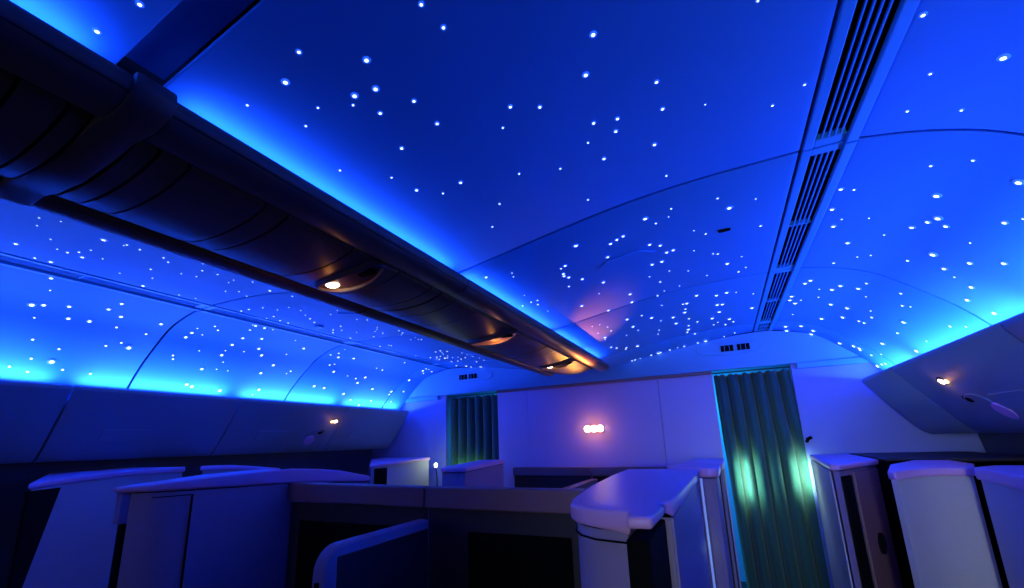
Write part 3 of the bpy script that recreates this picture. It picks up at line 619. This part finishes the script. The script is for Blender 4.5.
# ------------------------------------------------------------------ star lights
PX = (3.1, 2.3, 1.5, 1.05)
STARS = [(0.417,0.468,0),(0.573,0.523,0),(0.543,0.581,0),(0.498,0.568,0),(0.974,0.73,0),(0.933,0.816,0),(1.749,1.156,0),(1.826,1.744,0),(1.935,1.588,0),(1.869,1.88,0),(1.931,2.14,0),(0.945,1.558,0),(0.671,1.566,0),(1.231,1.662,0),(-0.887,0.703,0),(-1.831,0.82,0),(-1.981,1.29,0),(-2.108,1.018,0),(0.36,0.253,1),(0.265,0.24,1),(0.487,0.441,1),(0.722,0.499,1),(0.731,0.555,1),(0.509,0.633,1),(0.587,0.652,1),(0.591,0.734,1),(0.479,0.743,1),(0.754,0.797,1),(0.812,0.84,1),(0.522,0.947,1),(0.41,0.892,1),(1.072,0.925,1),(1.074,1.021,1),(0.909,0.97,1),(0.966,0.991,1),(0.952,1.034,1),(1.036,1.15,1),(0.897,1.125,1),(1.576,1.0,1),(1.575,1.7,1),(1.577,1.851,1),(1.608,2.006,1),(1.856,1.921,1),(1.833,1.983,1),(1.898,1.916,1),(1.983,1.794,1),(1.687,2.18,1),(2.013,2.108,1),(2.063,2.026,1),(1.983,2.22,1),(2.072,2.282,1),(2.098,2.399,1),(2.163,2.39,1),(1.63,2.696,1),(1.613,2.747,1),(1.768,2.753,1),(1.746,2.833,1),(1.837,2.74,1),(1.58,3.001,1),(1.58,3.084,1),(1.615,3.155,1),(1.787,3.109,1),(1.86,3.1,1),(1.875,3.297,1),(1.797,3.463,1),(2.053,2.952,1),(1.633,3.819,1),(1.722,3.759,1),(1.655,3.965,1),(1.805,3.835,1),(1.81,3.952,1),(1.961,3.887,1),(2.083,3.447,1),(2.018,3.797,1),(2.045,3.782,1),(2.171,3.241,1),(2.163,3.93,1),(0.846,1.637,1),(0.818,1.647,1),(0.789,1.662,1),(0.75,1.773,1),(0.81,1.834,1),(0.926,1.793,1),(0.964,1.833,1),(0.98,1.926,1),(1.008,1.921,1),(0.948,2.015,1),(0.904,2.016,1),(0.579,1.701,1),(0.546,1.772,1),(0.541,1.796,1),(0.553,1.828,1),(0.596,1.902,1),(1.226,2.247,1),(0.285,1.525,1),(0.489,2.246,1),(0.666,2.03,1),(0.741,2.323,1),(0.724,2.463,1),(0.584,2.47,1),(0.77,2.905,1),(0.636,2.766,1),(0.634,2.978,1),(0.894,3.039,1),(0.896,3.222,1),(1.063,2.673,1),(1.0,2.79,1),(0.973,2.986,1),(0.96,3.497,1),(1.062,3.932,1),(1.169,2.753,1),(1.224,2.733,1),(1.376,3.18,1),(1.17,2.965,1),(1.2,2.974,1),(1.18,3.152,1),(1.133,3.297,1),(1.244,3.4,1),(0.426,3.024,1),(0.557,3.583,1),(0.675,3.93,1),(-1.264,0.584,1),(-0.699,0.716,1),(-0.676,0.756,1),(-1.205,0.759,1),(-1.376,0.721,1),(-1.58,0.792,1),(-1.38,1.055,1),(-1.819,0.857,1),(-1.795,0.941,1),(-1.873,0.972,1),(-1.867,1.054,1),(-1.754,1.081,1),(-1.678,1.102,1),(-1.795,1.155,1),(-1.791,1.345,1),(-2.152,1.714,1),(-2.16,1.752,1),(-2.051,1.742,1),(-1.938,1.795,1),(-2.026,2.15,1),(-1.952,2.194,1),(-1.842,1.991,1),(-1.891,2.05,1),(-1.732,1.931,1),(-1.77,1.822,1),(-1.85,1.804,1),(-1.857,1.518,1),(-1.814,1.526,1),(-0.859,1.356,1),(-0.642,1.327,1),(-1.58,1.777,1),(-1.58,1.84,1),(-1.744,2.286,1),(-1.926,2.753,1),(-1.768,2.652,1),(-1.739,2.795,1),(-1.996,3.109,1),(-1.932,3.141,1),(-2.035,3.352,1),(-0.718,2.424,1),(-0.64,2.65,1),(-1.216,3.433,1),(-1.256,3.886,1),(-1.705,3.738,1),(-1.885,3.738,1),(-2.036,3.635,1),(-2.075,2.685,1),(-2.08,2.796,1),(-2.11,3.051,1),(-2.142,2.226,1),(-2.168,1.947,1),(0.316,0.46,2),(0.479,0.583,2),(0.418,0.545,2),(0.361,0.563,2),(0.711,0.843,2),(0.313,0.706,2),(0.392,0.808,2),(0.458,0.953,2),(0.671,1.026,2),(1.275,0.82,2),(0.876,1.032,2),(0.777,1.085,2),(1.048,1.325,2),(1.327,1.151,2),(0.8,1.295,2),(1.193,1.566,2),(1.643,1.182,2),(1.391,1.11,2),(1.639,1.312,2),(1.743,1.326,2),(1.835,1.536,2),(1.764,1.579,2),(1.613,1.712,2),(1.683,2.427,2),(1.894,2.262,2),(1.848,2.64,2),(1.96,2.611,2),(1.998,2.747,2),(1.938,3.244,2),(1.959,3.237,2),(1.961,3.09,2),(2.144,2.718,2),(2.077,3.148,2),(2.055,3.817,2),(2.105,3.791,2),(2.164,3.84,2),(2.168,3.777,2),(2.2,3.764,2),(0.975,1.622,2),(1.039,1.546,2),(0.556,1.713,2),(1.144,1.841,2),(1.186,2.094,2),(1.279,2.401,2),(1.346,1.885,2),(0.562,1.113,2),(0.484,1.21,2),(0.26,1.956,2),(0.311,1.948,2),(0.343,1.956,2),(0.323,2.009,2),(0.52,1.929,2),(0.726,2.786,2),(0.497,2.908,2),(0.907,2.281,2),(0.865,2.493,2),(0.978,2.79,2),(0.983,2.913,2),(0.986,3.179,2),(1.034,3.319,2),(0.97,3.381,2),(0.946,3.586,2),(0.996,3.692,2),(1.001,3.93,2),(0.89,3.93,2),(0.771,3.93,2),(0.694,3.93,2),(1.271,3.506,2),(1.218,3.565,2),(0.392,3.361,2),(0.417,3.438,2),(0.479,3.522,2),(0.464,3.567,2),(0.613,3.93,2),(0.444,3.93,2),(0.471,3.93,2),(-0.854,0.761,2),(-0.864,0.807,2),(-1.198,0.71,2),(-1.152,0.729,2),(-1.38,0.673,2),(-1.105,0.956,2),(-0.875,0.894,2),(-0.919,0.932,2),(-0.885,1.05,2),(-0.867,1.105,2),(-1.875,1.175,2),(-1.884,1.321,2),(-2.011,0.901,2),(-2.042,1.015,2),(-1.989,1.187,2),(-1.959,1.242,2),(-2.104,0.938,2),(-2.147,0.879,2),(-2.161,0.952,2),(-2.139,1.078,2),(-2.145,1.2,2),(-1.989,1.527,2),(-2.012,1.541,2),(-1.979,2.368,2),(-1.656,1.792,2),(-1.74,1.637,2),(-1.703,1.595,2),(-1.38,1.549,2),(-1.312,1.549,2),(-0.798,1.225,2),(-0.738,1.377,2),(-0.828,1.461,2),(-1.174,1.86,2),(-1.226,1.937,2),(-0.815,1.986,2),(-1.149,2.087,2),(-1.276,2.139,2),(-1.336,2.193,2),(-1.357,2.378,2),(-1.325,1.718,2),(-1.371,1.798,2),(-1.38,1.863,2),(-1.874,2.659,2),(-1.712,2.601,2),(-1.757,2.559,2),(-1.958,3.046,2),(-1.823,3.253,2),(-1.625,3.34,2),(-1.175,2.432,2),(-1.027,2.363,2),(-0.834,2.309,2),(-0.864,2.382,2),(-0.727,2.466,2),(-0.883,2.627,2),(-1.369,2.714,2),(-1.277,2.744,2),(-1.113,3.138,2),(-1.042,3.108,2),(-1.001,3.151,2),(-1.323,3.348,2),(-1.254,3.353,2),(-1.202,3.338,2),(-1.193,3.44,2),(-1.301,3.463,2),(-1.202,3.638,2),(-1.113,3.557,2),(-1.024,3.492,2),(-1.274,3.635,2),(-1.232,3.947,2),(-1.357,3.855,2),(-1.037,3.723,2),(-1.113,3.93,2),(-1.099,3.93,2),(-1.651,3.725,2),(-1.686,3.87,2),(-1.748,3.806,2),(-2.069,3.641,2),(-2.019,3.816,2),(-2.151,3.184,2),(-2.144,3.453,2),(-2.185,3.331,2),(1.172,1.062,3),(1.316,1.641,3),(1.623,1.944,3),(1.704,1.939,3),(2.001,1.747,3),(1.781,2.08,3),(1.971,1.973,3),(1.751,2.332,3),(1.789,2.297,3),(2.021,2.257,3),(1.692,2.848,3),(1.883,2.82,3),(1.637,3.086,3),(1.712,3.001,3),(1.938,2.997,3),(2.019,2.719,3),(2.165,2.634,3),(1.636,3.444,3),(2.155,3.034,3),(2.123,3.657,3),(1.024,1.602,3),(0.966,2.162,3),(0.87,2.163,3),(1.102,1.781,3),(1.09,1.989,3),(1.167,2.08,3),(1.288,2.191,3),(1.311,2.353,3),(1.049,2.229,3),(1.131,2.361,3),(0.381,1.579,3),(0.37,1.616,3),(0.322,1.839,3),(0.324,2.149,3),(0.61,2.162,3),(0.474,2.69,3),(0.412,3.085,3),(0.499,2.796,3),(0.416,2.865,3),(0.99,2.429,3),(0.908,2.446,3),(0.863,2.701,3),(0.812,3.046,3),(0.769,3.291,3),(0.646,3.114,3),(0.428,2.675,3),(0.747,3.4,3),(0.554,3.154,3),(0.838,3.93,3),(1.275,2.761,3),(1.368,2.849,3),(1.168,3.452,3),(1.138,3.51,3),(1.207,3.93,3),(1.285,3.879,3),(0.517,3.93,3),(-0.867,0.523,3),(-0.974,0.551,3),(-0.823,0.563,3),(-1.093,0.625,3),(-0.88,0.762,3),(-1.084,0.74,3),(-1.153,0.805,3),(-1.192,0.677,3),(-1.284,0.92,3),(-1.228,1.021,3),(-0.688,0.854,3),(-0.763,0.984,3),(-1.039,1.045,3),(-1.013,1.096,3),(-0.951,1.206,3),(-1.38,1.215,3),(-1.367,1.289,3),(-1.697,0.832,3),(-1.9,0.858,3),(-1.112,1.29,3),(-1.985,1.838,3),(-2.041,1.833,3),(-2.041,1.91,3),(-1.903,1.795,3),(-1.887,1.914,3),(-1.764,1.528,3),(-1.815,1.589,3),(-1.933,1.647,3),(-2.003,2.351,3),(-1.848,2.22,3),(-0.877,1.185,3),(-1.052,1.322,3),(-1.091,1.39,3),(-1.219,1.57,3),(-1.184,1.639,3),(-1.075,1.63,3),(-1.064,1.701,3),(-1.132,1.79,3),(-0.961,1.831,3),(-0.824,1.756,3),(-0.891,1.975,3),(-1.233,2.176,3),(-1.191,2.273,3),(-1.4,1.725,3),(-1.58,1.901,3),(-1.58,1.757,3),(-1.661,2.144,3),(-1.857,2.697,3),(-1.946,2.935,3),(-1.633,2.59,3),(-1.815,3.163,3),(-1.38,3.197,3),(-0.927,2.195,3),(-0.982,2.253,3),(-1.045,2.304,3),(-0.698,2.164,3),(-0.924,2.444,3),(-0.909,2.623,3),(-0.982,2.622,3),(-0.877,2.544,3),(-1.279,2.716,3),(-1.085,3.195,3),(-1.123,3.269,3),(-1.132,3.354,3),(-1.313,3.436,3),(-1.08,3.452,3),(-0.893,3.53,3),(-0.919,3.665,3),(-0.903,3.239,3),(-0.899,3.319,3),(-0.91,3.442,3),(-1.142,3.451,3),(-1.655,3.776,3),(-2.176,2.202,3),(-2.133,3.747,3)]
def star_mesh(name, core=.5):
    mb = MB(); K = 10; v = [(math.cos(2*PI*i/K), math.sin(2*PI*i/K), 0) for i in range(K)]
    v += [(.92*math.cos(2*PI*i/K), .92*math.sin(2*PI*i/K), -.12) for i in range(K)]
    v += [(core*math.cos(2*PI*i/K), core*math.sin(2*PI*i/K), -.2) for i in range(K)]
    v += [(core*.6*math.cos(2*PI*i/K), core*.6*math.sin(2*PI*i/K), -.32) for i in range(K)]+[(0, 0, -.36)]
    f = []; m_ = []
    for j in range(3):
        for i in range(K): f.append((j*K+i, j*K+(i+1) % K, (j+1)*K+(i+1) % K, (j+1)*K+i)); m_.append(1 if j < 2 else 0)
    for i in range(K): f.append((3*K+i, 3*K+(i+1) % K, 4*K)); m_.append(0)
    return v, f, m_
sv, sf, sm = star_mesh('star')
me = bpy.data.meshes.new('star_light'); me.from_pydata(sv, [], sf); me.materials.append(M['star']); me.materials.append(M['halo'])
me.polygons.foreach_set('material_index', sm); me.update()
def star_frame(x, y):
    tab = CEIL if abs(x) < 1.47 else COUT
    ch = chaikin(tab, 2)
    ax = abs(x); z = lerp_tab(ax, ch); z1 = lerp_tab(min(ax+.01, ch[-1][0]), ch); z0 = lerp_tab(max(ax-.01, ch[0][0]), ch)
    sx = 1 if x > 0 else -1
    d = Vector((sx*.02, 0, z1-z0)).normalized(); n = Vector((-d.z*sx, 0, abs(d.x))).normalized()   # up-pointing normal
    n = Vector((-d.z, 0, d.x)); n = n if n.z > 0 else -n
    yv = n.cross(d)
    return Vector((x, y, z-sag(x, y)))-n*.0008, Matrix((d, yv, n)).transposed()
def nth(i):
    a = ['first', 'second', 'third', 'fourth', 'fifth', 'sixth', 'seventh', 'eighth', 'ninth', 'tenth', 'eleventh', 'twelfth', 'thirteenth', 'fourteenth', 'fifteenth', 'sixteenth', 'seventeenth', 'eighteenth', 'nineteenth']
    tens = ['', '', 'twenty', 'thirty', 'forty', 'fifty', 'sixty']
    if i < 19: return a[i]
    n_ = i+1
    return (tens[n_//10]+'-'+a[n_ % 10-1]) if n_ % 10 else tens[n_//10][:-1]+'ieth'
rank = []
for (x, y, c) in STARS:
    p, R3 = star_frame(x, y); d = (p-EYE).length
    # angle seen from the aisle decides which show largest
    rank.append((PX[c], x, y, c, p, R3, PX[c]*d/435.6*(.8 if x < 0 else 1)))
rank.sort(key=lambda r: (-r[0], (r[4]-EYE).length))
indiv, rest = rank[:300], rank[300:]
size_w = ('brightest large', 'bright', 'small', 'tiny')
groups = {}
for r in indiv:
    x, y = r[1], r[2]
    side = 'left' if x < 0 else 'right'; band = 'inner' if abs(x) < 1.47 else 'outer'
    bay = 0 if y < 1.41 else 1 if y < 2.5 else 2 if y < 3.68 else 3
    groups.setdefault((side, band, bay, r[3]), []).append(r)
bayw = ['nearest bay', 'second bay', 'third bay', 'bay against bulkhead']
for (side, band, bay, c), rs in groups.items():
    rs.sort(key=lambda r: r[2]*1000+r[1])
    for i, r in enumerate(rs):
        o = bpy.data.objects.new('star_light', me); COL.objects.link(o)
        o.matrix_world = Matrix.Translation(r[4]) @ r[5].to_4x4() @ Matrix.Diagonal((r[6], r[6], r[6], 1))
        tag(o, '%s white star light, %s %s ceiling, %s, %s counting towards the bulkhead' % (size_w[c], side, band, bayw[bay], nth(i)), 'star light', 'star lights in the %s %s ceiling, %s' % (side, band, bayw[bay]))
mb = MB()
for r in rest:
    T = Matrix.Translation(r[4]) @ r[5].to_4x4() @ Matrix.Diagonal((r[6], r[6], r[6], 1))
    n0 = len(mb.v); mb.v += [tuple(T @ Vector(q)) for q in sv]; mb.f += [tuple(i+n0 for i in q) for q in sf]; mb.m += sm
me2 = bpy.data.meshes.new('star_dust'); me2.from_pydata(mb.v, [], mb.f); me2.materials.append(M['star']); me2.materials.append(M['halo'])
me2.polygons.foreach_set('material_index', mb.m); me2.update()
o = bpy.data.objects.new('faint_star_lights', me2); COL.objects.link(o); o['kind'] = 'stuff'
tag(o, 'faintest pinprick star lights scattered over the whole blue ceiling', 'star lights')
